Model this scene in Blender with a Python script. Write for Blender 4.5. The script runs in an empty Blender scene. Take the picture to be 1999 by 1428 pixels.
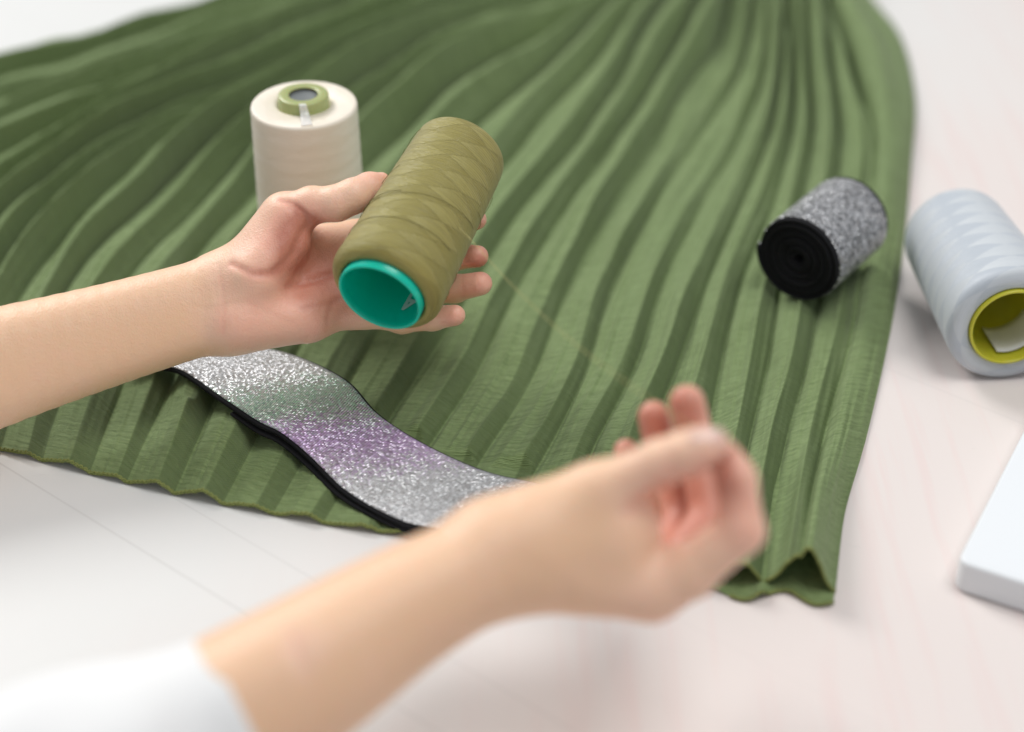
import bpy, math, random
import numpy as np
from mathutils import Vector, Matrix
random.seed(7); RNG = np.random.RandomState(11)
S = bpy.context.scene
COL = S.collection

# ------------------------------------------------------------------ camera
FPX, CX, CY = 3500.0, 999.5, 714.0
DIST, PITCH = 1.12, math.radians(35)
CAM = np.array([0, -DIST*math.cos(PITCH), DIST*math.sin(PITCH)])
FW = np.array([0, math.cos(PITCH), -math.sin(PITCH)]); UP = np.array([0, math.sin(PITCH), math.cos(PITCH)]); RT = np.array([1.0, 0, 0])
cd = bpy.data.cameras.new('camera'); cam = bpy.data.objects.new('camera', cd); COL.objects.link(cam)
cam.location = CAM; cam.rotation_euler = (math.radians(90)-PITCH, 0, 0)
cd.sensor_width = 36; cd.lens = FPX/1999*36; cd.clip_start = .02; cd.clip_end = 50
cd.dof.use_dof = True; cd.dof.focus_distance = 1.045; cd.dof.aperture_fstop = 2.15
S.camera = cam

# ------------------------------------------------------------------ world + lamps
w = bpy.data.worlds.new('World'); S.world = w; w.use_nodes = True
bg = w.node_tree.nodes['Background']; bg.inputs[0].default_value = (.93, .96, 1, 1); bg.inputs[1].default_value = .39
def area(name, loc, target, size, sizey, energy, col):
    ld = bpy.data.lights.new(name, 'AREA'); ld.shape = 'RECTANGLE'; ld.size = size; ld.size_y = sizey; ld.energy = energy; ld.color = col
    o = bpy.data.objects.new(name, ld); COL.objects.link(o); o.location = loc
    o.rotation_euler = (Vector(target)-Vector(loc)).to_track_quat('-Z', 'Y').to_euler(); return o
area('window_light', (-1.9, 2.2, 2.3), (.05, .1, 0), 1.3, 1.3, 88, (1, .985, .96))
area('ceiling_light', (.65, -.25, 2.2), (.1, 0, 0), 1.1, 1.1, 26, (1, .99, .97))
S.view_settings.view_transform = 'Standard'; S.view_settings.look = 'None'; S.view_settings.exposure = 0; S.view_settings.gamma = 1
try: S.view_settings.use_curve_mapping = False
except Exception: pass
S.render.engine = 'CYCLES'; S.cycles.use_denoising = True; S.cycles.max_bounces = 8

# ------------------------------------------------------------------ place helpers (photo pixel -> point in the room)
def ray(px, py): return FW + RT*((px-CX)/FPX) + UP*((CY-py)/FPX)
def W(px, py, d): return CAM + ray(px, py)*d                       # at a depth
def T(px, py, z=0.0):                                              # on the level z
    r = ray(px, py); return CAM + r*((CAM[2]-z)/-r[2])

# ------------------------------------------------------------------ mesh helpers
def mesh_obj(name, V, F, mat=None, parent=None, uv=None, smooth=True):
    me = bpy.data.meshes.new(name); V = np.asarray(V, float)
    me.from_pydata([tuple(v) for v in V], [], [tuple(int(i) for i in f) for f in F]); me.validate()
    if smooth: me.polygons.foreach_set('use_smooth', [True]*len(me.polygons))
    if uv is not None:
        uv = np.asarray(uv, float); ul = me.uv_layers.new(name='UVMap')
        idx = np.zeros(len(me.loops), int); me.loops.foreach_get('vertex_index', idx)
        ul.data.foreach_set('uv', uv[idx].ravel())
    if mat: me.materials.append(mat)
    me.update()
    o = bpy.data.objects.new(name, me); COL.objects.link(o)
    if parent: o.parent = parent
    return o
def empty(name, loc=(0, 0, 0)):
    o = bpy.data.objects.new(name, None); COL.objects.link(o); o.location = tuple(loc); o.empty_display_size = .02; return o
def tag(o, label=None, cat=None, group=None, kind=None):
    if label: o['label'] = label
    if cat: o['category'] = cat
    if group: o['group'] = group
    if kind: o['kind'] = kind
    return o
def keep_parent(child, par):                                       # child already in world coordinates
    child.parent = par
    child.matrix_parent_inverse = par_world(par).inverted()
def par_world(p):
    m = p.matrix_basis.copy()
    if p.parent: m = par_world(p.parent) @ p.matrix_parent_inverse @ m
    return m
def grid_faces(nu, nv, wrap=False):
    F = []
    for j in range(nv-1):
        for i in range(nu if wrap else nu-1):
            a = j*nu+i; b = j*nu+(i+1) % nu
            F.append((a, b, b+nu, a+nu))
    return F
def lathe(name, prof, mat, parent, n=96, noise=0):
    """prof: list of (r, z); revolved about local z"""
    V = []; UV = []; L = 0; ls = [0]
    for a, b in zip(prof[:-1], prof[1:]): L += math.hypot(b[0]-a[0], b[1]-a[1]); ls.append(L)
    for j, (r, z) in enumerate(prof):
        for i in range(n+1):
            t = 2*math.pi*i/n
            V.append((r*math.cos(t), r*math.sin(t), z)); UV.append((i/n, ls[j]/L))
    F = []
    m = n+1
    for j in range(len(prof)-1):
        for i in range(n): F.append((j*m+i, j*m+i+1, (j+1)*m+i+1, (j+1)*m+i))
    return mesh_obj(name, V, F, mat, parent, UV)
def tube(name, pts, rad, mat, parent=None, n=8, flat=1.0, cap=True):
    P = np.asarray(pts, float); N = len(P); R = np.full(N, rad) if np.isscalar(rad) else np.asarray(rad)
    Tn = np.gradient(P, axis=0); Tn /= np.linalg.norm(Tn, axis=1)[:, None]+1e-12
    ref = np.array([0, 0, 1.0]); V = []
    for i in range(N):
        s = np.cross(Tn[i], ref); ln = np.linalg.norm(s); s = s/ln if ln > 1e-3 else RT
        u = np.cross(s, Tn[i])
        for k in range(n):
            a = 2*math.pi*k/n
            V.append(P[i]+R[i]*(math.cos(a)*s+math.sin(a)*u*flat))
    F = grid_faces(n, N, True)
    if cap: F += [tuple(range(n))[::-1], tuple((N-1)*n+k for k in range(n))]
    return mesh_obj(name, V, F, mat, parent)
def catmull(P, n):
    P = np.asarray(P, float)
    Q = np.vstack([2*P[0]-P[1], P, 2*P[-1]-P[-2]]); out = []
    t = np.linspace(0, len(P)-1-1e-6, n)
    for x in t:
        i = int(x); f = x-i; a, b, c, d = Q[i:i+4]
        out.append(.5*((2*b)+(-a+c)*f+(2*a-5*b+4*c-d)*f*f+(-a+3*b-3*c+d)*f**3))
    return np.array(out)
def by_length(P, n):
    d = np.r_[0, np.cumsum(np.linalg.norm(np.diff(P, axis=0), axis=1))]; t = np.linspace(0, d[-1], n)
    return np.stack([np.interp(t, d, P[:, k]) for k in range(P.shape[1])], 1)
def nat_spline(x, Y, xq):
    x = np.asarray(x, float); n = len(x); h = np.diff(x)
    A = np.eye(n); B = np.zeros((n,)+Y.shape[1:])
    for i in range(1, n-1):
        A[i, i-1] = h[i-1]; A[i, i] = 2*(h[i-1]+h[i]); A[i, i+1] = h[i]
        B[i] = 6*((Y[i+1]-Y[i])/h[i]-(Y[i]-Y[i-1])/h[i-1])
    M = np.linalg.solve(A, B.reshape(n, -1)).reshape(B.shape)
    k = np.clip(np.searchsorted(x, xq)-1, 0, n-2); s = (slice(None),)+(None,)*(Y.ndim-1)
    hh = h[k][s]; a = (x[k+1]-xq)[s]; b = (xq-x[k])[s]
    return M[k]*a**3/(6*hh)+M[k+1]*b**3/(6*hh)+(Y[k]/hh-M[k]*hh/6)*a+(Y[k+1]/hh-M[k+1]*hh/6)*b
def sines(seed, n=9):
    r = np.random.RandomState(seed); a = r.uniform(0, 2*math.pi, n); f = r.uniform(.5, 1.6, n); ph = r.uniform(0, 6.28, n)
    return lambda x, y: sum(np.sin(f[i]*6.283*(x*math.cos(a[i])+y*math.sin(a[i]))+ph[i]) for i in range(n))/math.sqrt(n)
def sstep(a, b, x): t = np.clip((x-a)/(b-a), 0, 1); return t*t*(3-2*t)

# ------------------------------------------------------------------ material helpers
class M:
    def __init__(s, name):
        s.m = bpy.data.materials.new(name); s.m.use_nodes = True; s.t = s.m.node_tree; s.p = s.t.nodes['Principled BSDF']
    def n(s, typ, **kw):
        nd = s.t.nodes.new(typ)
        for k, v in kw.items():
            if k.startswith('i_'):
                key = k[2:].replace('_', ' '); nd.inputs[int(key) if key.isdigit() else key].default_value = v
            else: setattr(nd, k, v)
        return nd
    def l(s, a, b): s.t.links.new(a, b)
    def set(s, **kw):
        for k, v in kw.items(): s.p.inputs[k.replace('_', ' ')].default_value = v
        return s
    def math(s, op, a, b=None, c=None):
        nd = s.n('ShaderNodeMath', operation=op)
        for i, v in enumerate((a, b, c)):
            if v is None: continue
            if isinstance(v, (int, float)): nd.inputs[i].default_value = v
            else: s.l(v, nd.inputs[i])
        return nd.outputs[0]
    def ramp(s, fac, stops, interp='LINEAR'):
        r = s.n('ShaderNodeValToRGB'); r.color_ramp.interpolation = interp; e = r.color_ramp.elements
        while len(e) < len(stops): e.new(.5)
        for k, (p, c) in enumerate(stops): e[k].position = p; e[k].color = (*c, 1) if len(c) == 3 else c
        s.l(fac, r.inputs[0]); return r.outputs[0]
    def mix(s, f, a, b, typ='MIX'):
        nd = s.n('ShaderNodeMix', data_type='RGBA', blend_type=typ)
        for i, v in ((0, f), (6, a), (7, b)):
            if isinstance(v, (int, float)): nd.inputs[i].default_value = v
            elif isinstance(v, tuple): nd.inputs[i].default_value = (*v, 1)
            else: s.l(v, nd.inputs[i])
        return nd.outputs[2]
    def bump(s, h, strength, dist, nrm=None):
        b = s.n('ShaderNodeBump'); b.inputs['Strength'].default_value = strength; b.inputs['Distance'].default_value = dist
        s.l(h, b.inputs['Height'])
        if nrm: s.l(nrm, b.inputs['Normal'])
        return b.outputs[0]
    def uvmap(s, sx, sy, rot=0):
        mp = s.n('ShaderNodeMapping'); mp.inputs['Scale'].default_value = (sx, sy, 1); mp.inputs['Rotation'].default_value = (0, 0, rot)
        s.l(s.n('ShaderNodeTexCoord').outputs['UV'], mp.inputs[0]); return mp.outputs[0]
    def obj(s, sx=1, sy=1, sz=1, rot=0):
        mp = s.n('ShaderNodeMapping'); mp.inputs['Scale'].default_value = (sx, sy, sz); mp.inputs['Rotation'].default_value = (0, 0, rot)
        s.l(s.n('ShaderNodeTexCoord').outputs['Object'], mp.inputs[0]); return mp.outputs[0]
    def noise(s, vec, scale, det=4, rough=.5):
        nd = s.n('ShaderNodeTexNoise'); nd.inputs['Scale'].default_value = scale; nd.inputs['Detail'].default_value = det; nd.inputs['Roughness'].default_value = rough
        s.l(vec, nd.inputs['Vector']); return nd.outputs[0]

# ------------------------------------------------------------------ table
def table():
    m = M('white_table_top'); v = m.obj(); big = m.noise(v, 3.2, 3, .55); fine = m.noise(m.obj(1, 1, 1), 60, 5)
    sp = m.n('ShaderNodeSeparateXYZ'); m.l(v, sp.inputs[0])
    # the board is pinker to the right and near side, with pale printed streaks
    g = m.math('ADD', m.math('MULTIPLY', sp.outputs[0], 1.9), m.math('MULTIPLY', sp.outputs[1], -.9))
    g = m.math('ADD', g, m.math('MULTIPLY', big, .9))
    pink = m.ramp(g, [(.30, (0, 0, 0)), (.95, (1, 1, 1))])
    col = m.mix(pink, (.735, .735, .725), (.755, .69, .665))
    st = m.noise(m.obj(85, 5, 1, math.radians(-27)), 1, 3, .6)
    stm = m.math('MULTIPLY', m.ramp(st, [(.50, (0, 0, 0)), (.68, (1, 1, 1))]), m.math('MULTIPLY', pink, .5))
    col = m.mix(stm, col, (.76, .62, .60))
    a, b = T(0, 904), T(474, 1194); d = (b-a)[:2]; d /= np.linalg.norm(d); nrm = np.array([-d[1], d[0]])
    lines = None
    for (px, py, wd, k) in ((0, 904, .0006, .6), (433, 1026, .0005, .4), (1500, 1300, .0006, .12), (1900, 330, .0008, .12), (60, 40, .0012, .15)):
        c = float(T(px, py)[:2] @ nrm)
        e = m.math('ABSOLUTE', m.math('SUBTRACT', m.math('ADD', m.math('MULTIPLY', sp.outputs[0], float(nrm[0])), m.math('MULTIPLY', sp.outputs[1], float(nrm[1]))), c))
        e = m.math('MULTIPLY', m.math('LESS_THAN', e, wd), k)
        lines = e if lines is None else m.math('ADD', lines, e)
    scr = m.noise(m.obj(14, 60, 1, .35), 1.4, 4, .7)
    scr = m.math('MULTIPLY', m.ramp(scr, [(.66, (0, 0, 0)), (.72, (1, 1, 1))]), .22)
    col = m.mix(m.math('MULTIPLY', m.math('ADD', lines, scr), big), col, (.42, .41, .40))
    m.l(col, m.p.inputs['Base Color']); m.set(Roughness=.42); m.p.inputs['Specular IOR Level'].default_value = .2
    m.l(m.bump(fine, .12, .0006), m.p.inputs['Normal'])
    V = [(-2.2, -1.2, 0), (2.2, -1.2, 0), (2.2, 3.0, 0), (-2.2, 3.0, 0), (-2.2, -1.2, -.03), (2.2, -1.2, -.03), (2.2, 3.0, -.03), (-2.2, 3.0, -.03)]
    F = [(0, 1, 2, 3), (7, 6, 5, 4), (0, 4, 5, 1), (1, 5, 6, 2), (2, 6, 7, 3), (3, 7, 4, 0)]
    tag(mesh_obj('table_top', V, F, m.m, smooth=False), kind='structure')
table()

# ------------------------------------------------------------------ skirt
GUIDES = {
 0: [(1480,-210),(1590,-110),(1640,-60),(1700,0),(1760,80),(1787,200),(1778,330),(1764,480),(1738,650),(1690,860),(1650,1000),(1630,1160)],
 1: [(1475,-210),(1560,-110),(1600,-60),(1630,40),(1672,150),(1698,270),(1694,400),(1672,560),(1652,700),(1620,850),(1585,1010),(1562,1150)],
 2: [(1470,-210),(1545,-110),(1575,-60),(1592,40),(1627,150),(1645,270),(1632,400),(1596,580),(1572,720),(1540,850),(1512,1010),(1492,1145)],
 3: [(1466,-210),(1525,-110),(1548,-60),(1560,40),(1582,150),(1590,270),(1568,400),(1517,575),(1488,730),(1455,880),(1430,1010),(1412,1145)],
 4: [(1462,-210),(1508,-110),(1525,-60),(1535,40),(1545,150),(1545,270),(1510,400),(1447,555),(1403,720),(1375,850),(1340,1000),(1312,1135)],
 5: [(1458,-210),(1492,-110),(1505,-60),(1510,40),(1512,150),(1498,270),(1445,400),(1370,560),(1320,720),(1270,850),(1235,1000),(1205,1125)],
 6: [(1454,-210),(1477,-110),(1483,-60),(1480,40),(1470,150),(1440,270),(1370,400),(1285,570),(1235,720),(1165,875),(1120,1000),(1090,1105)],
 7: [(1450,-210),(1460,-110),(1460,-60),(1450,40),(1425,140),(1375,250),(1290,390),(1205,560),(1140,741),(1048,915),(1000,1010),(968,1085)],
 8: [(1446,-210),(1444,-110),(1438,-60),(1415,40),(1375,130),(1305,250),(1205,400),(1120,560),(1045,745),(940,903),(890,990),(850,1056)],
 9: [(1442,-210),(1428,-110),(1416,-60),(1385,40),(1328,130),(1235,250),(1115,400),(1015,570),(930,740),(840,885),(785,975),(748,1042)],
 10:[(1438,-210),(1412,-110),(1395,-60),(1345,35),(1275,120),(1165,245),(1020,410),(905,585),(810,740),(730,880),(685,955),(645,1026)],
 13:[(1425,-210),(1365,-110),(1320,-60),(1200,25),(1050,110),(860,230),(680,380),(560,530),(470,690),(410,830),(375,905),(345,967)],
 17:[(1410,-210),(1290,-120),(1220,-80),(1040,0),(840,90),(620,200),(400,330),(230,470),(110,620),(50,740),(20,815),(0,880)],
 21:[(1395,-210),(1220,-130),(1120,-90),(920,-15),(700,65),(460,165),(220,275),(0,385),(-120,490),(-215,600),(-265,680),(-310,745)],
 27:[(1380,-210),(1130,-160),(1000,-130),(800,-80),(480,0),(300,40),(140,85),(0,120),(-150,165),(-300,215),(-400,260),(-470,300)],
}
NV = 420; PER = 28; KMAX = 27
def skirt_sheet():
    ks = sorted(GUIDES); G = []
    for k in ks:
        P = catmull(GUIDES[k], 260)
        Wd = np.array([T(x, y)[:2] for x, y in P])
        G.append(by_length(Wd, NV))
    G = np.array(G)
    return ks, G
KS, GG = skirt_sheet()
def sheet_xy(kq, v):
    Y = nat_spline(np.array(KS, float), GG, np.atleast_1d(kq))
    if v is None: return Y
    return Y
s1, s2, s3, s4, s5 = sines(1), sines(2), sines(3), sines(4), sines(5)
jit = RNG.uniform(.72, 1.28, 40); jw = RNG.uniform(-.09, .09, 40)
def fold_height(K, V_):
    """height of the pleated top layer at pleat coordinate K and length coordinate V_ (0 waist, 1 hem)"""
    lf = sstep(9, 18, K); up = 1-sstep(.28+.35*lf, .66+.32*lf, V_)  # 1 in the gathered part
    Kw = K + (.05+.30*up)*s1(V_*1.6, K*.16) + .05*s5(V_*4, K*.6) + .10*up*s4(V_*5, K*.4)
    i = np.floor(Kw).astype(int) % 40; p = Kw-np.floor(Kw)
    wd = .66+jw[i]+.05*s4(V_*2, K*.3)
    global PLY; PLY = (Kw, wd)
    tri = np.minimum(p/(1-wd), (1-p)/wd)
    soft = np.sin(np.pi*.5*np.clip(tri, 0, 1))**.62
    sh = sstep(.30, .80, 1-V_)
    h = tri*(1-sh)+soft*sh
    h = h-.38*np.exp(-(np.minimum(p, 1-p)/.045)**2)+.16*(jw[i] > .02)*np.exp(-((p-.62)/.035)**2)-.10*(jw[i] < -.03)*np.exp(-((p-.55)/.03)**2)
    amp = (.0085+.0125*up+.006*lf*up+.002*lf)*(1-.45*sstep(20, 26, K))
    amp = amp*jit[i]*(1+.30*s2(V_*2.2, K*.25))
    big = (.008*s3(K*.16, V_*1.2)+.005*s2(K*.33, V_*1.8))*(.12+up+.7*lf*up)*(1-.8*sstep(20, 26, K))
    z = .0026+h*amp+np.maximum(big+.006*up, 0)
    z += .0016*s4(K*.9, V_*8)*sstep(.1, .4, V_)*(1-.6*sstep(.8, 1, V_))
    # soft broad fold along the right side, pressed down at its border
    e = sstep(.2, 1.0, K); z = z*(.15+.85*e)+.013*np.sin(np.pi*np.clip(K/1.15, 0, 1))**.7*(1-sstep(.45, .95, V_)*.6)
    e2 = sstep(0, .14, K)**.7; z = .0015+(z-.0015)*e2
    # raised open mouth at the right end of the hem
    arch = np.exp(-((K-1.0)/.52)**2)*.021+np.exp(-((K-2.75)/.42)**2)*.012
    z += arch*sstep(.86, 1.0, V_)
    # far border lies down on the table
    z = z*(1-sstep(26.3, 27, K))+.0015*sstep(26.3, 27, K)
    z += .0004*s5(K*2.6, V_*7)+.00035*s2(K*5.5, V_*5)+.00022*s3(K*1.6, V_*34)*sstep(.35, .6, V_)
    z *= 1-.55*sstep(.90, 1, V_)*sstep(3.6, 5, K)
    return np.maximum(z, .0015)
# the glitter ribbon's course: (far border, near border, height); the cloth below it is pressed down
ROWS = [((400, 640), (215, 690), .019), ((475, 672), (300, 712), .019), ((548, 684), (352, 724), .019), ((612, 706), (430, 778), .0195), ((682, 746), (500, 826), .0195), ((735, 805), (548, 850), .0165), ((800, 850), (602, 893), .0125), ((880, 890), (664, 952), .0105),
        ((960, 920), (732, 994), .010), ((1045, 938), (800, 1024), .010), ((1120, 950), (872, 1037), .010), ((1200, 965), (955, 1062), .010), ((1290, 1000), (1050, 1090), .010)]
RA = catmull(np.array([T(*q[0], q[2]+.001) for q in ROWS]), 220); RB = catmull(np.array([T(*q[1], q[2]) for q in ROWS]), 220)
def press(P):
    C = (RA+RB)/2; hw = np.linalg.norm(RA-RB, axis=1)/2
    sh = P.shape[:2]; Q = P.reshape(-1, 3)
    mk = (Q[:, 0] > C[:, 0].min()-.06) & (Q[:, 0] < C[:, 0].max()+.06) & (Q[:, 1] > C[:, 1].min()-.06) & (Q[:, 1] < C[:, 1].max()+.06)
    I = np.nonzero(mk)[0]
    for c0 in range(0, len(I), 20000):
        J = I[c0:c0+20000]; D = np.hypot(Q[J, 0][:, None]-C[None, :, 0], Q[J, 1][:, None]-C[None, :, 1]); n = D.argmin(1); d = D[np.arange(len(J)), n]
        lim = C[n, 2]-.0068+np.maximum(d-hw[n]-.005, 0)*.9
        Q[J, 2] = np.where(Q[J, 2] > lim, lim-.0006+.0006*np.exp(-(Q[J, 2]-lim)*900), Q[J, 2])
    Q[:, 2] = np.maximum(Q[:, 2], .0015)
    return Q.reshape(*sh, 3)
def fabric_mat():
    m = M('green_crinkle_chiffon')
    cr = m.noise(m.uvmap(.55, 4.2), 1.0, 5, .62)
    cr2 = m.noise(m.uvmap(1.3, 9.0), 1.0, 3, .6)
    w1 = m.n('ShaderNodeTexWave', i_Scale=1.0, i_Distortion=2.5, i_Detail=2.0); w1.bands_direction = 'Y'; m.l(m.uvmap(1, 4.2), w1.inputs[0])
    w2 = m.n('ShaderNodeTexWave', i_Scale=1.0, i_Distortion=.6); w2.bands_direction = 'X'; m.l(m.uvmap(4.4, 1), w2.inputs[0])
    big = m.noise(m.uvmap(.09, .09), 1, 3)
    col = m.mix(big, (.240, .335, .135), (.295, .395, .168))
    weave = m.math('ADD', m.math('MULTIPLY', cr, .55), m.math('ADD', m.math('MULTIPLY', cr2, .35), m.math('MULTIPLY', w2.outputs['Fac'], .10)))
    col = m.mix(m.ramp(weave, [(.38, (0, 0, 0)), (.58, (1, 1, 1))]), (.160, .232, .078), col)
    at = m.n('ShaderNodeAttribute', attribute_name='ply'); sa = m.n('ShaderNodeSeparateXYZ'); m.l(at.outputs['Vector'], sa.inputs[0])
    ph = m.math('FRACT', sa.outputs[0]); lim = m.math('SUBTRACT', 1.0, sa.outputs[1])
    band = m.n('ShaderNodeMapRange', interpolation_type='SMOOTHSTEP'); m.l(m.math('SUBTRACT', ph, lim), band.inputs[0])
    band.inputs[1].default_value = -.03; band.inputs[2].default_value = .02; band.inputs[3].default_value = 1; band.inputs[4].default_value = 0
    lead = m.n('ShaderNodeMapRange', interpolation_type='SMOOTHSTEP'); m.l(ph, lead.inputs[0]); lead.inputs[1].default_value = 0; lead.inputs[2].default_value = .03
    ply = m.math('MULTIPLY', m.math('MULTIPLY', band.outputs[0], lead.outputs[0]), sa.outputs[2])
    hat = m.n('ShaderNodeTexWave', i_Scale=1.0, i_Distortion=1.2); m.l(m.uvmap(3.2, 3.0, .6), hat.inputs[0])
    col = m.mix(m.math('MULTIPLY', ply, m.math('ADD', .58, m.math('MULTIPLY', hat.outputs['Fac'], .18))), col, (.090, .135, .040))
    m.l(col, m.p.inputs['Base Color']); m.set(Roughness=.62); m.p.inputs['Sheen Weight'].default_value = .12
    m.p.inputs['Specular IOR Level'].default_value = .3
    h = m.math('ADD', m.math('MULTIPLY', cr, 1.0), m.math('ADD', m.math('MULTIPLY', cr2, .5), m.math('MULTIPLY', w1.outputs['Fac'], .25)))
    m.l(m.bump(h, .9, .0014), m.p.inputs['Normal'])
    tr = m.n('ShaderNodeBsdfTranslucent'); m.l(col, tr.inputs[0])
    mx = m.n('ShaderNodeMixShader', i_0=.03); out = m.t.nodes['Material Output']
    m.l(m.p.outputs[0], mx.inputs[1]); m.l(tr.outputs[0], mx.inputs[2]); m.l(mx.outputs[0], out.inputs[0])
    return m.m
def surf(k, v, z):
    pass
def skirt():
    root = empty('pleated_skirt', (0.1, .1, 0))
    tag(root, 'green crinkled pleated skirt spread out under the spools and ribbon', 'skirt')
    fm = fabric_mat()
    nu = KMAX*PER+1; K1 = np.linspace(0, KMAX, nu)
    XY = sheet_xy(K1, None)                                        # nu, NV, 2
    Vv = np.linspace(0, 1, NV)
    KK, VV = np.meshgrid(K1, Vv, indexing='ij')
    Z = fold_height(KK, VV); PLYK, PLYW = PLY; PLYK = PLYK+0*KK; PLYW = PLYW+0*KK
    # the raised mouth is also drawn back a little
    XY = XY.copy()
    length = np.linalg.norm(np.diff(XY, axis=1), axis=2).sum(1)
    P = press(np.dstack([XY, Z]))
    global TOP; TOP = P
    Vt = P.transpose(1, 0, 2).reshape(-1, 3)
    u_cm = KK*2.9; v_cm = VV*length[:, None]*100
    UV = np.dstack([u_cm, v_cm]).transpose(1, 0, 2).reshape(-1, 2)
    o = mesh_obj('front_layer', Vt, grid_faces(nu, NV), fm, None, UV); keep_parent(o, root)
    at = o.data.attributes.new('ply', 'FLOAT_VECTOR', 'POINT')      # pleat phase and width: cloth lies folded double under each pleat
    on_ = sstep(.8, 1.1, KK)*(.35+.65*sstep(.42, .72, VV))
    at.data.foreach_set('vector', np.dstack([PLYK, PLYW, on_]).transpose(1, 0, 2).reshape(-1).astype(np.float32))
    # ---- back layer
    K2 = np.linspace(0.02, KMAX-.3, 220); v2 = np.linspace(.02, 1, 160)
    G2 = sheet_xy(K2, None); idx = v2*(NV-1)
    XY2 = np.stack([[np.interp(idx, np.arange(NV), G2[i, :, c]) for c in (0, 1)] for i in range(len(K2))]).transpose(0, 2, 1)
    ctr = XY2[:, :1].mean(0)
    KK2, VV2 = np.meshgrid(K2, v2, indexing='ij')
    # on the right the back layer runs out past the front hem, elsewhere it stays tucked in
    dirv = XY2[:, -1]-XY2[:, -8]; dirv /= np.linalg.norm(dirv, axis=1)[:, None]
    ext = .008*(1-sstep(3.2, 4.5, K2))-.018*sstep(4, 6, K2)
    ext = ext+.004*np.sin(K2*3.3)*(1-sstep(3.2, 4.5, K2))
    XY2 = XY2+dirv[:, None, :]*(ext[:, None]*sstep(.8, 1, v2)[None, :])[..., None]
    pz = KK2-np.floor(KK2)
    Z2 = .0008+.0006*(1+np.sin(KK2*6.283))*(1-sstep(3.4, 5, KK2))*sstep(.8, .95, VV2)+.0035*np.exp(-((KK2-2.05)/.16)**2)*sstep(.85, 1, VV2)
    P2 = np.dstack([XY2, Z2]).transpose(1, 0, 2).reshape(-1, 3)
    L2 = np.dstack([KK2*2.9, VV2*60]).transpose(1, 0, 2).reshape(-1, 2)
    o2 = mesh_obj('back_layer', P2, grid_faces(len(K2), len(v2)), fm, None, L2); keep_parent(o2, root)
    # ---- hem edging
    hm = M('olive_overlock_thread'); nz = hm.noise(hm.obj(), 900, 2)
    hm.l(hm.ramp(nz, [(.3, (.10, .13, .028)), (.7, (.23, .26, .075))]), hm.p.inputs['Base Color']); hm.set(Roughness=.75)
    hm.l(hm.bump(nz, .5, .0005), hm.p.inputs['Normal'])
    st_m = M('olive_stitch_thread'); st_m.p.inputs['Base Color'].default_value = (.22, .25, .07, 1); st_m.set(Roughness=.7)
    for nm, E, zo in (('front_hem', P[:, -1], .0), ('back_hem', np.dstack([XY2, Z2])[:24, -1], .0003)):
        E = by_length(E, 1400 if nm == 'front_hem' else 160); E = E.copy(); E[:, 2] = np.maximum(E[:, 2], .0013)+zo
        h = tube(nm, E, .0011, hm.m, None, 8, .8); keep_parent(h, root)
        if nm == 'front_hem':
            d = np.linalg.norm(np.diff(E, axis=0), axis=1).sum(); n = int(d/.00065)
            Q = by_length(E, n); Tq = np.gradient(Q, axis=0); Tq /= np.linalg.norm(Tq, axis=1)[:, None]
            side = np.cross(Tq, [0, 0, 1.0]); ph = np.arange(n)*.00065/.0030*2*math.pi
            zz = Q+side*(.0011*np.arcsin(np.sin(ph))/1.57-.0013*0)[:, None]; 
            zz[:, 2] += .0010+.0003*np.cos(ph*2)
            st = tube('overlock_stitch', zz, .00042, st_m.m, None, 5); keep_parent(st, h)
    return root
skirt()
def ground_z(x, y, r=.02):
    """highest fabric point under a footprint"""
    d = np.hypot(TOP[..., 0]-x, TOP[..., 1]-y); mk = d < r
    return float(TOP[..., 2][mk].max()) if mk.any() else 0.0

# ------------------------------------------------------------------ signed-distance flesh
class Field:
    def __init__(s, lo, hi, h):
        s.h = h; s.lo = np.array(lo); s.n = np.ceil((np.array(hi)-s.lo)/h).astype(int)+1
        s.d = np.full(s.n, .05, np.float32)
    def axes(s, a, b):
        i0 = np.maximum(((a-s.lo)/s.h).astype(int), 0); i1 = np.minimum(((b-s.lo)/s.h).astype(int)+2, s.n)
        g = [s.lo[k]+s.h*np.arange(i0[k], i1[k]) for k in range(3)]
        return tuple(slice(i0[k], i1[k]) for k in range(3)), g
def seg_sd(g, a, b, ra, rb):
    ba = b-a; L2 = ba@ba+1e-12
    X, Y, Z = g[0][:, None, None]-a[0], g[1][None, :, None]-a[1], g[2][None, None, :]-a[2]
    t = np.clip((X*ba[0]+Y*ba[1]+Z*ba[2])/L2, 0, 1)
    return (np.sqrt((X-t*ba[0])**2+(Y-t*ba[1])**2+(Z-t*ba[2])**2)-(ra+(rb-ra)*t)).astype(np.float32)
def smin(a, b, k):
    h = np.maximum(k-np.abs(a-b), 0)/k; return np.minimum(a, b)-h*h*k*.25
def chain(F, segs, k, base=None):
    """segs: (a, b, ra, rb) unioned softly on a copy of the base field"""
    for a, b, ra, rb in segs:
        R = max(ra, rb)+.03
        sl, g = F.axes(np.minimum(a, b)-R, np.maximum(a, b)+R)
        F.d[sl] = smin(F.d[sl], seg_sd(g, a, b, ra, rb), k)
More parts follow.
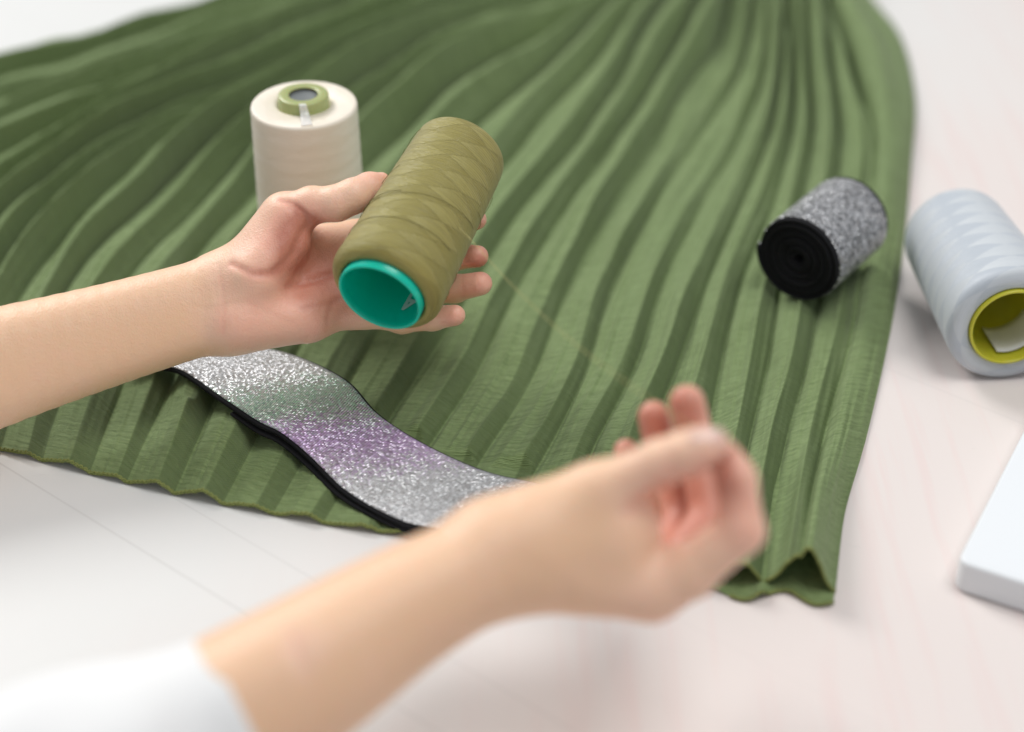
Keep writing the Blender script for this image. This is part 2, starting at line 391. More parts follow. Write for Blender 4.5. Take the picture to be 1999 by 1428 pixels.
def surface(F):
    d = F.d; n = np.array(d.shape); ins = d < 0
    corners = [(i, j, k) for i in (0, 1) for j in (0, 1) for k in (0, 1)]
    def sub(A, c): return A[c[0]:n[0]-1+c[0], c[1]:n[1]-1+c[1], c[2]:n[2]-1+c[2]]
    cnt = sum(sub(ins, c).astype(np.int8) for c in corners); act = (cnt > 0) & (cnt < 8)
    ids = -np.ones(act.shape, int); I = np.argwhere(act); ids[act] = np.arange(len(I))
    acc = np.zeros((len(I), 3)); num = np.zeros(len(I))
    for c in corners:
        for ax in range(3):
            if c[ax]: continue
            e = list(c); e[ax] = 1
            v0 = d[I[:, 0]+c[0], I[:, 1]+c[1], I[:, 2]+c[2]]; v1 = d[I[:, 0]+e[0], I[:, 1]+e[1], I[:, 2]+e[2]]
            m = (v0 < 0) != (v1 < 0); t = v0/(v0-v1+1e-20*(v0 == v1)); t = np.where(m, t, 0)
            p = np.tile(np.array(c, float), (len(I), 1)); p[:, ax] = t
            acc[m] += p[m]; num += m
    V = F.lo+F.h*(I+acc/num[:, None]); Fs = []
    for ax in range(3):
        b, c = (ax+1) % 3, (ax+2) % 3
        sl0 = [slice(1, -1)]*3; sl0[ax] = slice(0, -1); sl1 = list(sl0); sl1[ax] = slice(1, None)
        A, B = ins[tuple(sl0)], ins[tuple(sl1)]; ch = A != B; J = np.argwhere(ch); off = np.array([1, 1, 1]); off[ax] = 0; J = J+off
        flip = A[ch]
        def cell(db, dc): q = J.copy(); q[:, b] += db; q[:, c] += dc; return ids[q[:, 0], q[:, 1], q[:, 2]]
        q = np.stack([cell(-1, -1), cell(0, -1), cell(0, 0), cell(-1, 0)], 1)
        q[~flip] = q[~flip][:, ::-1]; Fs.append(q)
    return V, np.vstack(Fs)
def relax(V, F, it=3, lam=.5):
    E = np.vstack([F[:, [0, 1]], F[:, [1, 2]], F[:, [2, 3]], F[:, [3, 0]]]); E = np.vstack([E, E[:, ::-1]])
    deg = np.bincount(E[:, 0], minlength=len(V))[:, None]
    for _ in range(it):
        for l in (lam, -lam*1.03):
            A = np.stack([np.bincount(E[:, 0], V[E[:, 1], c], len(V)) for c in range(3)], 1)/deg
            V = V+l*(A-V)
    return V
def skin_mat():
    m = M('skin'); at = m.n('ShaderNodeAttribute', attribute_name='flush_shade'); fl = at.outputs['Fac']
    nz = m.noise(m.obj(), 38, 5, .6); n2 = m.noise(m.obj(), 150, 3, .6)
    f = m.math('ADD', fl, m.math('MULTIPLY', m.math('SUBTRACT', nz, .5), .55))
    col = m.ramp(f, [(0, (.88, .58, .375)), (.30, (.90, .59, .43)), (.65, (.88, .48, .36)), (1, (.56, .21, .145))])  # reddened skin; the darkest stop also carries painted shade
    col = m.mix(m.math('MULTIPLY', n2, .18), col, (.86, .50, .37))
    m.l(col, m.p.inputs['Base Color']); m.set(Roughness=.42)
    m.p.inputs['Subsurface Weight'].default_value = .35; m.p.inputs['Subsurface Radius'].default_value = (1, .45, .28); m.p.inputs['Subsurface Scale'].default_value = .0035
    v = m.n('ShaderNodeTexVoronoi', i_Scale=1100.0); m.l(m.obj(), v.inputs['Vector'])
    m.l(m.bump(m.math('ADD', m.math('MULTIPLY', v.outputs[0], .6), m.noise(m.obj(), 260, 4, .6)), .38, .0008), m.p.inputs['Normal'])
    return m.m
SKIN = skin_mat()
def hit(F, px, py):
    r_ = ray(px, py)
    for dd in np.arange(.70, 1.2, .0004):
        q = ((CAM+r_*dd-F.lo)/F.h).round().astype(int)
        if (q >= 0).all() and (q < F.n).all() and F.d[tuple(q)] < 0: return CAM+r_*(dd-.0002)
    return None
def limb(name, palm, fingers, creases, flush_shade, kp, kf, h, parent, dents=()):
    allp = [s for c in palm for s in c]+[s for f in fingers for s in f]
    lo = np.min([np.minimum(a, b)-max(ra, rb) for a, b, ra, rb in allp], 0)-.012
    hi = np.max([np.maximum(a, b)+max(ra, rb) for a, b, ra, rb in allp], 0)+.012
    F = Field(lo, hi, h); 
    for c in palm:
        G = Field.__new__(Field); G.h, G.lo, G.n = F.h, F.lo, F.n; G.d = np.full(F.n, .05, np.float32); chain(G, c, .0012); F.d = smin(F.d, G.d, kp)
    base = F.d.copy(); res = base.copy()
    for fg in fingers:
        G = Field.__new__(Field); G.h, G.lo, G.n = F.h, F.lo, F.n; G.d = np.full(F.n, .05, np.float32)
        chain(G, fg, .0035)
        mn = np.min([np.minimum(a, b)-max(ra, rb) for a, b, ra, rb in fg], 0)-.02; mx = np.max([np.maximum(a, b)+max(ra, rb) for a, b, ra, rb in fg], 0)+.02
        sl, _ = F.axes(mn, mx)
        res[sl] = smin(res[sl], smin(base[sl], G.d[sl], kf), .0012)
    F.d = res
    lines = []
    for pts, wd, amp in creases:
        P2 = catmull(np.array(pts, float), 12*len(pts)); L3 = [hit(F, x, y) for x, y in P2]; L3 = [q for q in L3 if q is not None]
        lines.append((L3, wd, amp))
    for L3, wd, amp in lines:                                      # folds of the skin, pressed in
        lo_ = np.min(L3, 0)-wd*4; hi_ = np.max(L3, 0)+wd*4; sl, g = F.axes(lo_, hi_); best = None
        for i, (a, b) in enumerate(zip(L3[:-1], L3[1:])):
            e = min(i+1, len(L3)-1-i)/max(1, len(L3)/2); q = seg_sd(g, a, b, 0, 0); v = amp*min(1, .35+1.3*e)*np.exp(-(q/wd)**2); best = v if best is None else np.maximum(best, v)
        F.d[sl] = F.d[sl]+best
    V, Q = surface(F); V = relax(V, Q, 3)
    fl = np.zeros(len(V))
    for L3, wd, amp in lines:
        L3 = np.array(L3); mk = np.nonzero(((V > L3.min(0)-.01) & (V < L3.max(0)+.01)).all(1))[0]
        if len(mk): fl[mk] += min(.34, amp*200)*np.exp(-(np.linalg.norm(V[mk][:, None]-L3[None], axis=2).min(1)/(wd*1.2))**2)
    for p, r, a in flush_shade: fl += a*np.exp(-np.sum((V-p)**2, 1)/(r*r))
    o = mesh_obj(name, V, Q, SKIN); me = o.data
    at = me.attributes.new('flush_shade', 'FLOAT', 'POINT'); at.data.foreach_set('value', np.clip(fl, 0, 1).astype(np.float32))
    keep_parent(o, parent)
    return o

def seg(a, b, ra, rb): return (W(*a), W(*b), ra*.01, rb*.01)
def path(pts, rad):
    return [seg(a, b, ra, rb) for a, b, ra, rb in zip(pts[:-1], pts[1:], rad[:-1], rad[1:])]
person = empty('person', W(430, 588, 1.045))
tag(person, 'bare forearms and hands, one holding the olive spool, the other pinching its thread', 'person')
# left arm, palm turned up and holding the spool
def fine(pts, rad, k=5):
    P = catmull(np.array(pts, float), (len(pts)-1)*k+1); R = np.interp(np.linspace(0, 1, len(P)), np.linspace(0, 1, len(rad)), rad); R = np.convolve(np.r_[R[0], R[0], R, R[-1], R[-1]], np.ones(5)/5, 'valid')
    return path([tuple(p) for p in P], list(R))
palm = [fine([(-560, 880+dy*44, .99), (-250, 790+dy*38, 1.01), (0, 715+dy*34, 1.025), (200, 657+dy*30, 1.035), (350, 613+dy*29, 1.042), (440, 588+dy*32, 1.048)],
                [3.5, 3.0, 2.35, 2.08, 1.92, 1.80]) for dy in (-1, 1)]
palm += [[q] for q in (
    seg((440, 560, 1.05), (690, 468, 1.082), 1.75, 1.08), seg((450, 585, 1.052), (705, 508, 1.078), 1.75, 1.05),
    seg((450, 612, 1.05), (705, 556, 1.07), 1.7, 1.02), seg((450, 632, 1.045), (700, 604, 1.06), 1.6, .98),
    seg((475, 628, 1.036), (600, 622, 1.046), 1.45, 1.25),
    seg((452, 560, 1.045), (552, 428, 1.045), 1.55, 1.32), seg((500, 535, 1.032), (560, 470, 1.037), 1.5, 1.3),
    seg((560, 480, 1.055), (635, 475, 1.074), 1.1, .85))]
fingers = [
    path([(505, 500, 1.045), (560, 420, 1.04), (608, 400, 1.036), (658, 396, 1.033), (690, 382, 1.034), (722, 364, 1.04), (744, 352, 1.045)], [1.3, 1.22, 1.05, 1.0, .98, .82, .50]),
    path([(690, 468, 1.082), (820, 434, 1.092), (888, 428, 1.086), (930, 428, 1.072)], [1.0, .84, .76, .62]),
    path([(705, 508, 1.078), (825, 503, 1.084), (892, 500, 1.076), (932, 500, 1.062)], [1.02, .86, .78, .66]),
    path([(705, 556, 1.07), (820, 570, 1.074), (888, 563, 1.065), (938, 553, 1.052)], [1.0, .86, .80, .70]),
    path([(700, 604, 1.06), (785, 624, 1.06), (845, 620, 1.052), (888, 615, 1.045)], [.95, .78, .72, .62])]
cre = [
    ([(600, 440), (584, 470), (566, 505), (535, 530), (495, 533), (450, 515)], .0020, .0024),
    ([(600, 440), (584, 470), (566, 505), (535, 530), (495, 533)], .0050, .0012),
    ([(425, 515), (432, 560), (436, 600), (434, 650)], .0016, .0007), ([(412, 520), (420, 560), (425, 610)], .0014, .0004),
    ([(604, 437), (592, 415), (572, 398), (545, 390)], .0016, .0018), ([(588, 434), (575, 412), (562, 402)], .0013, .0006),
    ([(650, 368), (655, 392), (652, 416)], .0014, .0005), ([(664, 368), (668, 388), (666, 408)], .0013, .0004),
    ([(560, 560), (610, 548), (660, 528), (700, 500)], .0022, .0009), ([(590, 600), (640, 590), (690, 570)], .0018, .0006),
    ([(640, 640), (640, 610), (655, 580)], .0016, .0005), ([(908, 478), (906, 500), (909, 520)], .0012, .0004), ([(905, 528), (902, 550), (905, 580)], .0012, .0004)]
flush_shade = [(W(742, 350, 1.04), .016, .6), (W(690, 385, 1.03), .016, .30), (W(590, 445, 1.03), .016, .75), (W(570, 490, 1.03), .018, .35), (W(935, 430, 1.07), .014, .75), (W(940, 500, 1.06), .014, .75),
         (W(945, 553, 1.05), .015, .75), (W(890, 615, 1.04), .015, .6), (W(660, 500, 1.05), .03, .5), (W(640, 580, 1.05), .03, .42), (W(560, 620, 1.03), .035, .32), (W(480, 560, 1.025), .03, .18), (W(460, 640, 1.03), .02, .3), (W(520, 430, 1.03), .03, .2)]
larm = limb('left_forearm_and_hand', palm, fingers, cre, flush_shade, .012, .009, .0011, person)

# right arm, nearer the camera, thumb and index finger pinching
palm2 = [fine([(0, 1665, .735+dd*.003), (200, 1548, .745+dd*.003), (400, 1430, .757+dd*.003), (590, 1315, .768+dd*.005), (775, 1195, .785+dd*.008), (950, 1098, .80+dd*.010)], [3.8, 3.6, 3.35, 3.0, 2.5, 2.2]) for dd in (-1, 1)]
palm2 += [[q] for q in (
    seg((960, 1098, .795), (1270, 1150, .802), 2.0, 1.35), seg((965, 1095, .81), (1300, 1140, .823), 2.0, 1.2),
    seg((965, 1085, .822), (1285, 1115, .842), 1.9, 1.15), seg((960, 1075, .83), (1255, 1085, .86), 1.8, 1.05),
    seg((975, 1052, .795), (1160, 968, .795), 1.75, 1.45), seg((1050, 1060, .795), (1190, 1045, .80), 2.0, 1.55),
    seg((1190, 1045, .80), (1225, 1030, .802), 1.5, 1.25))]
fingers2 = [
    path([(1160, 968, .795), (1290, 903, .785), (1340, 885, .781), (1372, 876, .78), (1396, 871, .783)], [1.32, 1.02, .98, .92, .72]),
    path([(1270, 1150, .802), (1345, 1116, .797), (1448, 1036, .787), (1437, 935, .787), (1416, 893, .788)], [1.34, 1.22, 1.0, .88, .78]),
    path([(1300, 1140, .823), (1385, 1010, .842), (1360, 870, .852), (1341, 786, .850)], [1.15, .94, .88, .86]),
    path([(1285, 1115, .842), (1335, 1005, .865), (1292, 885, .872), (1276, 812, .868)], [1.05, .88, .82, .76]),
    path([(1255, 1085, .86), (1275, 1000, .885), (1236, 920, .888), (1222, 880, .885)], [.95, .75, .68, .6])]
cre2 = [([(1225, 1000), (1262, 968), (1300, 948)], .0022, .0012), ([(570, 1225), (580, 1270), (598, 1320)], .0020, .0010),
        ([(1375, 925), (1398, 912), (1422, 893), (1442, 868)], .0024, .0026), ([(1300, 870), (1306, 900), (1300, 930)], .0014, .0004),
        ([(1405, 1060), (1440, 1045), (1475, 1050)], .002, .0005)]
flush_shade2 = [(W(1400, 870, .77), .018, .35), (W(1430, 960, .775), .020, .50), (W(1330, 1000, .84), .034, 1.3), (W(1341, 785, .84), .02, .7), (W(1276, 812, .86), .02, .75), (W(1223, 885, .88), .018, .75),  # strongest spot paints the shade inside the thumb and index gap
          (W(1290, 950, .78), .016, .55), (W(1470, 1040, .78), .02, .3), (W(1280, 1200, .79), .03, .3), (W(590, 1260, .735), .010, .28), (W(1390, 925, .785), .012, .6)]
rarm = limb('right_forearm_and_hand', palm2, fingers2, cre2, flush_shade2, .014, .008, .0012, person)
# nail of the right thumb
def nail(name, c, nrm, along, w, l, parent):
    nrm = nrm/np.linalg.norm(nrm); along = along-nrm*(along@nrm); along /= np.linalg.norm(along); sd = np.cross(nrm, along)
    m = M('fingernail'); m.set(Roughness=.22); m.p.inputs['Base Color'].default_value = (.80, .54, .46, 1); m.p.inputs['Coat Weight'].default_value = .5
    V = []; n = 14
    for j in range(n):
        for i in range(n):
            u = (i/(n-1)-.5)*2; v = (j/(n-1)-.5)*2
            uu = u*math.sqrt(1-.45*v*v); vv = v*math.sqrt(1-.45*u*u)
            V.append(c+sd*uu*w+along*vv*l+nrm*(-.9*(uu*w)**2/.008-.25*(vv*l)**2/.012))
    o = mesh_obj(name, V, grid_faces(n, n), m.m); md = o.modifiers.new('s', 'SOLIDIFY'); md.thickness = .0006
    keep_parent(o, parent)
nail('thumbnail', W(1376, 872, .7785)+UP*.0066-FW*.0047, UP*.8-FW*.6, W(1400, 866, .78)-W(1340, 885, .78), .0062, .0078, rarm)

# white sleeve at the right arm
def sleeve():
    m = M('white_shirt_cotton'); nz = m.noise(m.obj(), 60, 4); m.p.inputs['Base Color'].default_value = (.84, .84, .84, 1); m.set(Roughness=.8)
    m.l(m.bump(nz, .25, .002), m.p.inputs['Normal']); m.p.inputs['Sheen Weight'].default_value = .2
    C = by_length(catmull([W(*p) for p in ((-330, 1850, .71), (-60, 1700, .725), (200, 1555, .742), (360, 1475, .755), (478, 1412, .762))], 60), 70)
    R = np.interp(np.linspace(0, 1, 70), [0, .45, .75, .93, 1], [.070, .062, .050, .0415, .0392])
    Tn = np.gradient(C, axis=0); Tn /= np.linalg.norm(Tn, axis=1)[:, None]; V = []; n = 96; f = sines(21)
    for i in range(70):
        s = np.cross(Tn[i], [0, 0, 1.0]); s /= np.linalg.norm(s); u = np.cross(s, Tn[i]); t = i/69
        for k in range(n):
            a = 2*math.pi*k/n; amp = .0055*(1-t)+.001
            r = R[i]+amp*float(f(math.cos(a)*.6+t*2.2, math.sin(a)*.6+t))
            V.append(C[i]+r*(math.cos(a)*s+math.sin(a)*u))
    o = mesh_obj('shirt_sleeve', V, grid_faces(n, 70, True), m.m); md = o.modifiers.new('s', 'SOLIDIFY'); md.thickness = .0022; md.offset = -1
    keep_parent(o, person)
sleeve()

# ------------------------------------------------------------------ thread spools
def thread_mat(name, c1, c2, lines=520, zig=5, contrast=1.0, gloss=.45, bands=1.0):
    """cross-wound thread: crossing helices, sheen turning with the winding direction"""
    m = M(name); tc = m.n('ShaderNodeTexCoord'); sp = m.n('ShaderNodeSeparateXYZ'); m.l(tc.outputs['UV'], sp.inputs[0]); u, v = sp.outputs[0], sp.outputs[1]
    wob = m.math('MULTIPLY', m.noise(m.uvmap(1, 6), 1.0, 2), .35)
    a = m.math('FRACT', m.math('ADD', m.math('ADD', m.math('MULTIPLY', v, zig), wob), m.math('MULTIPLY', u, 2.0)))
    b = m.math('FRACT', m.math('SUBTRACT', m.math('ADD', m.math('MULTIPLY', v, zig*1.04), wob), m.math('MULTIPLY', u, 3.0)))
    sa = m.ramp(a, [(0, (0, 0, 0)), (.025, (1, 1, 1)), (.50, (.8, .8, .8)), (.53, (0, 0, 0))]); sb = m.ramp(b, [(0, (0, 0, 0)), (.025, (1, 1, 1)), (.48, (.8, .8, .8)), (.52, (0, 0, 0))])
    mask = m.math('ABSOLUTE', m.math('SUBTRACT', sa, sb))
    cb_ = m.n('ShaderNodeCombineXYZ'); m.l(m.math('MULTIPLY', u, 5.0), cb_.inputs[0])
    m.l(m.math('ADD', m.math('MULTIPLY', v, lines*.5), m.math('MULTIPLY', m.math('SUBTRACT', m.math('MULTIPLY', mask, 2.0), 1.0), m.math('MULTIPLY', u, 26.0))), cb_.inputs[1])
    fine = m.noise(cb_.outputs[0], 1.0, 3, .7); fine2 = m.noise(m.uvmap(4, 40), 1.0, 3, .6)
    col = m.mix(m.math('MULTIPLY', mask, bands), c1, c2)  # sheen of the crossing windings also put into the colour as lighter bands
    lin = m.ramp(m.math('ADD', m.math('MULTIPLY', fine, .7), m.math('MULTIPLY', fine2, .3)), [(.34, (.55, .55, .55)), (.60, (1, 1, 1))])
    wv = m.n('ShaderNodeTexWave', i_Scale=1.0, i_Distortion=.8, i_Detail=2.0); wv.bands_direction = 'Y'; wc = m.n('ShaderNodeCombineXYZ'); m.l(m.math('MULTIPLY', u, 3.0), wc.inputs[0]); m.l(m.math('ADD', m.math('MULTIPLY', v, 30.0), m.math('MULTIPLY', m.math('SUBTRACT', mask, .5), m.math('MULTIPLY', u, 3.0))), wc.inputs[1]); m.l(wc.outputs[0], wv.inputs[0])
    col = m.mix(contrast*.6, col, lin, 'MULTIPLY')
    col = m.mix(contrast*.22, col, m.ramp(wv.outputs['Fac'], [(.2, (.5, .5, .5)), (.6, (1, 1, 1))]), 'MULTIPLY')
    m.l(col, m.p.inputs['Base Color']); m.set(Roughness=gloss)
    m.p.inputs['Specular IOR Level'].default_value = .5; m.p.inputs['Anisotropic'].default_value = .75
    tg = m.n('ShaderNodeTangent', direction_type='UV_MAP'); m.l(tg.outputs[0], m.p.inputs['Tangent'])
    m.l(m.math('MULTIPLY', m.math('SUBTRACT', mask, .5), .16), m.p.inputs['Anisotropic Rotation'])
    m.p.inputs['Sheen Weight'].default_value = .1
    m.l(m.bump(m.math('ADD', fine, m.math('ADD', m.math('MULTIPLY', fine2, .5), m.math('ADD', m.math('MULTIPLY', mask, .08), m.math('MULTIPLY', wv.outputs['Fac'], .5*contrast*contrast)))), .25+.3*contrast, .0007), m.p.inputs['Normal'])
    return m.m
def plastic(name, c, rough=.3, sss=0.0):
    m = M(name); m.p.inputs['Base Color'].default_value = (*c, 1); m.set(Roughness=rough)
    nz = m.noise(m.obj(), 90, 3); m.l(m.bump(nz, .08, .001), m.p.inputs['Normal'])
    if sss: m.p.inputs['Subsurface Weight'].default_value = sss; m.p.inputs['Subsurface Scale'].default_value = .004
    return m.m
def aim(o, p0, p1, roll=0):
    d = Vector(p1)-Vector(p0); o.location = tuple(p0)
    o.rotation_euler = (d.to_track_quat('Z', 'Y').to_matrix().to_4x4() @ Matrix.Rotation(roll, 4, 'Z')).to_euler()
def cone(name, H, rb, rt, tb, tt, mat, tubemat, round_b=.006, round_t=.006, lip=.0015, toplip=.003, topr=None):
    """z=0 is the wide end; open tube runs through"""
    root = empty(name); R = lambda z: rb+(rt-rb)*z/H
    pr = [(tb*.99, .004), (tb+.001, .0012)]
    nb = 7
    for i in range(1, 6): pr.append((tb+.001+(rb-round_b-tb-.001)*i/5, .0012-.0012*i/5))
    for i in range(1, nb+1):
        a = math.pi/2*i/nb; pr.append((rb-round_b+round_b*math.sin(a)+ (R(round_b)-rb)*i/nb, round_b*(1-math.cos(a))))
    for i in range(1, 40): z = round_b+(H-round_t-round_b)*i/40; pr.append((R(z)+.00012*math.sin(i*2.1), z))
    for i in range(0, nb+1):
        a = math.pi/2*i/nb; pr.append((R(H)-round_t+round_t*math.cos(a), H-round_t+round_t*math.sin(a)))
    pr.append((tt+.002, H+.0003)); pr.append((tt*.99, H-.003))
    lathe('thread_winding', pr, mat, root, 128)
    th = .0016; q = [(tb-th, .0), (tb-th, -lip+.0006), (tb-th*.6, -lip), (tb-.0003, -lip), (tb+.0002, -lip+.0005), (tb, .004)]
    q += [(tb+(tt-tb)*i/10, .004+(H-.004+toplip)*i/10) for i in range(1, 11)]
    ti = topr if topr else tt-th
    q += [(tt-.0006, H+toplip+.0006), (ti+.0006, H+toplip+.0006), (ti, H+toplip)]
    q += [(tt-th+(tb-tt)*i/10, H+toplip-.002-(H+toplip-.002)*i/10) for i in range(0, 11)]
    lathe('core_tube', q, tubemat, root, 96)
    return root
def helix(R, H, z0, z1, turns, a0, n=160, off=.00028):
    t = np.linspace(0, 1, n); z = z0+(z1-z0)*t; a = a0+turns*2*math.pi*t; r = R(z)+off
    return np.stack([r*np.cos(a), r*np.sin(a), z], 1)
# olive spool in the left hand
OB, OT = W(747, 570, .9995), W(903, 291, 1.072); OH = float(np.linalg.norm(OT-OB))
olive = cone('thread_spool', OH, .0335, .0279, .0245, .017, thread_mat('olive_thread', (.32, .275, .068), (.53, .47, .155), lines=300, contrast=1.0, bands=.24), plastic('green_plastic', (0.0, .58, .42), .28, .25), .008, .0055, .0050, .002)
aim(olive, OB, OT, .4)
tag(olive, 'olive green thread spool with bright green core held in the hand', 'thread spool', 'large cones of sewing thread')
hair = M('olive_strand'); hair.p.inputs['Base Color'].default_value = (.21, .185, .05, 1); hair.set(Roughness=.6)  # strands lying on the winding, their fine shadows put into the dark colour
OR = lambda z: .0335-.005*z/OH
for (z0, z1, t, a0) in ((.012, .075, .55, 3.4), (.03, .05, .7, 2.9), (.095, .045, .62, 3.0), (.07, .100, .6, 2.6), (.025, .060, .8, 4.0), (.085, .11, .5, 3.6), (.018, .03, .9, 3.0)):
    tube('thread_strand', helix(OR, OH, z0, z1, t, a0), .00015, hair.m, olive, 6)
# writing printed inside the tube
def glyph():
    cu = bpy.data.curves.new('letter', 'FONT'); cu.offset = .0005; cu.body = 'A'; cu.size = .016; cu.extrude = .0001; cu.align_x = 'CENTER'; cu.align_y = 'CENTER'
    tmp = bpy.data.objects.new('printed_letter', cu); COL.objects.link(tmp)
    bpy.context.view_layer.update(); me = bpy.data.meshes.new_from_object(tmp); bpy.data.objects.remove(tmp)
    o = bpy.data.objects.new('printed_letter', me); COL.objects.link(o)
    m = plastic('grey_print', (.62, .66, .64), .5); me.materials.clear(); me.materials.append(m)
    return o
gl = glyph(); gl.parent = olive
_tgt = W(800, 594, 1.02)
Mo = par_world(olive).inverted(); _a = Mo @ Vector(_tgt); _ang = math.atan2(_a.y, _a.x); _z = .014; _r = .0245-.0016-(.0075)*_z/OH-.0006
gl.matrix_parent_inverse = Matrix.Identity(4)
gl.matrix_basis = Matrix.Translation((_r*math.cos(_ang), _r*math.sin(_ang), _z)) @ Matrix.Rotation(_ang, 4, 'Z') @ Matrix.Rotation(-math.pi/2, 4, 'Y') @ Matrix.Rotation(math.radians(65), 4, 'Z')
lt = M('golden_strand'); lt.p.inputs['Base Color'].default_value = (.50, .44, .16, 1); lt.set(Roughness=.45)
# loose thread from the spool to the pinching fingers
a = W(884, 432, 1.013); b = W(1412, 872, .785)
mid = (a+b)/2; mid[2] -= .012
q1 = a*.7+b*.3; q1[2] -= .008; q1 += (W(985, 530, 1.0)-W(1000, 540, 1.0))
loose = tube('loose_thread', catmull([a-np.array([.02, 0, -.012]), a, q1, mid, a*.25+b*.75-np.array([0, 0, .008]), b], 160), .00014, lt.m, None, 5)
keep_parent(loose, olive); loose['label'] = 'single fine olive thread pulled off the spool'

# cream spool, standing
cb = T(619, 552, .0); cz = ground_z(cb[0], cb[1], .03); cb = np.array([cb[0], cb[1], cz-.003])
cream = cone('thread_spool', .127, .0352, .0334, .020, .0158, thread_mat('cream_thread', (.90, .815, .69), (.94, .87, .765), contrast=.15, gloss=.40, bands=.5), plastic('pale_green_plastic', (.38, .42, .17), .35, .2), .004, .0022, .0005, .0060, .0088)
cream.location = tuple(cb); tag(cream, 'cream white thread spool standing upright behind the hand', 'thread spool', 'large cones of sewing thread')
plug = plastic('dark_hole', (.16, .175, .18), .6); lathe('dark_hole_disc', [(.0098, .1315), (.0098, .1322), (.006, .1310), (0.0002, .1308)], plug, cream, 32)  # dark inside of the tube's hole painted on a closing disc
def wrap():  # white strip over the cellophane, modelling its glint as colour
    m = M('white_glint_film'); m.p.inputs['Base Color'].default_value = (.95, .95, .95, 1); m.set(Roughness=.25, Alpha=.42); m.p.inputs['Specular IOR Level'].default_value = 1
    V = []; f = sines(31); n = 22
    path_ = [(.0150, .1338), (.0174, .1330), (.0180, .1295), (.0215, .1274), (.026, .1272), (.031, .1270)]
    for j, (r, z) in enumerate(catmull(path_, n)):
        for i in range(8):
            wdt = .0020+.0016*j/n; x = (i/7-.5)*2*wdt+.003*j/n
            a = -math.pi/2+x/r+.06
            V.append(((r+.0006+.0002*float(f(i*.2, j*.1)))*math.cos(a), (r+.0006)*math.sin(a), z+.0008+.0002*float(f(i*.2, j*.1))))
    o = mesh_obj('film_glint', V, grid_faces(8, n), m.m, cream); md = o.modifiers.new('s', 'SOLIDIFY'); md.thickness = .0002
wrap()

# pale blue-grey spool lying on the table
def lying(pb, pt, rb, rt, Hd):
    """wide end centre and narrow end centre while the side touches the table"""
    B = T(*pb, rb); Tt = T(*pt, rt); return B, Tt
GB, GT = lying((1975, 638), (1860, 452), .0392, .0338, .12)
print('grey len', np.linalg.norm(GT-GB), 'olive len', OH)
GH = .125; GT = GB+(GT-GB)/np.linalg.norm(GT-GB)*GH; GT[2] = .0338
grey = cone('thread_spool', GH, .0392, .0338, .0256, .018, thread_mat('grey_blue_thread', (.50, .545, .60), (.60, .635, .665), contrast=.18, gloss=.42, bands=.8), plastic('yellow_plastic', (.56, .54, .04), .3, .1), .007, .009, .0012, .002)
aim(grey, GB, GT, .9)
tag(grey, 'pale blue-grey thread spool with yellow core lying on the table', 'thread spool', 'large cones of sewing thread')
# paper label inside its tube
def label_in(parent):
    m = plastic('white_paper', (.78, .78, .76), .7)
    Mi = par_world(parent).inverted(); t = Mi @ Vector(W(1992, 672, float((GB-CAM)@FW)+.03)); a0 = math.atan2(t.y, t.x)
    V = []
    for j in range(6):
        z = .006+.026*j/5
        for i in range(16):
            a = a0+(i/15-.5)*1.5+.02*j; r = .0240-.0016-.006*z/GH-.0006
            V.append((r*math.cos(a), r*math.sin(a), z))
    o = mesh_obj('paper_label', V, grid_faces(16, 6), m, parent); md = o.modifiers.new('s', 'SOLIDIFY'); md.thickness = .0003
label_in(grey)

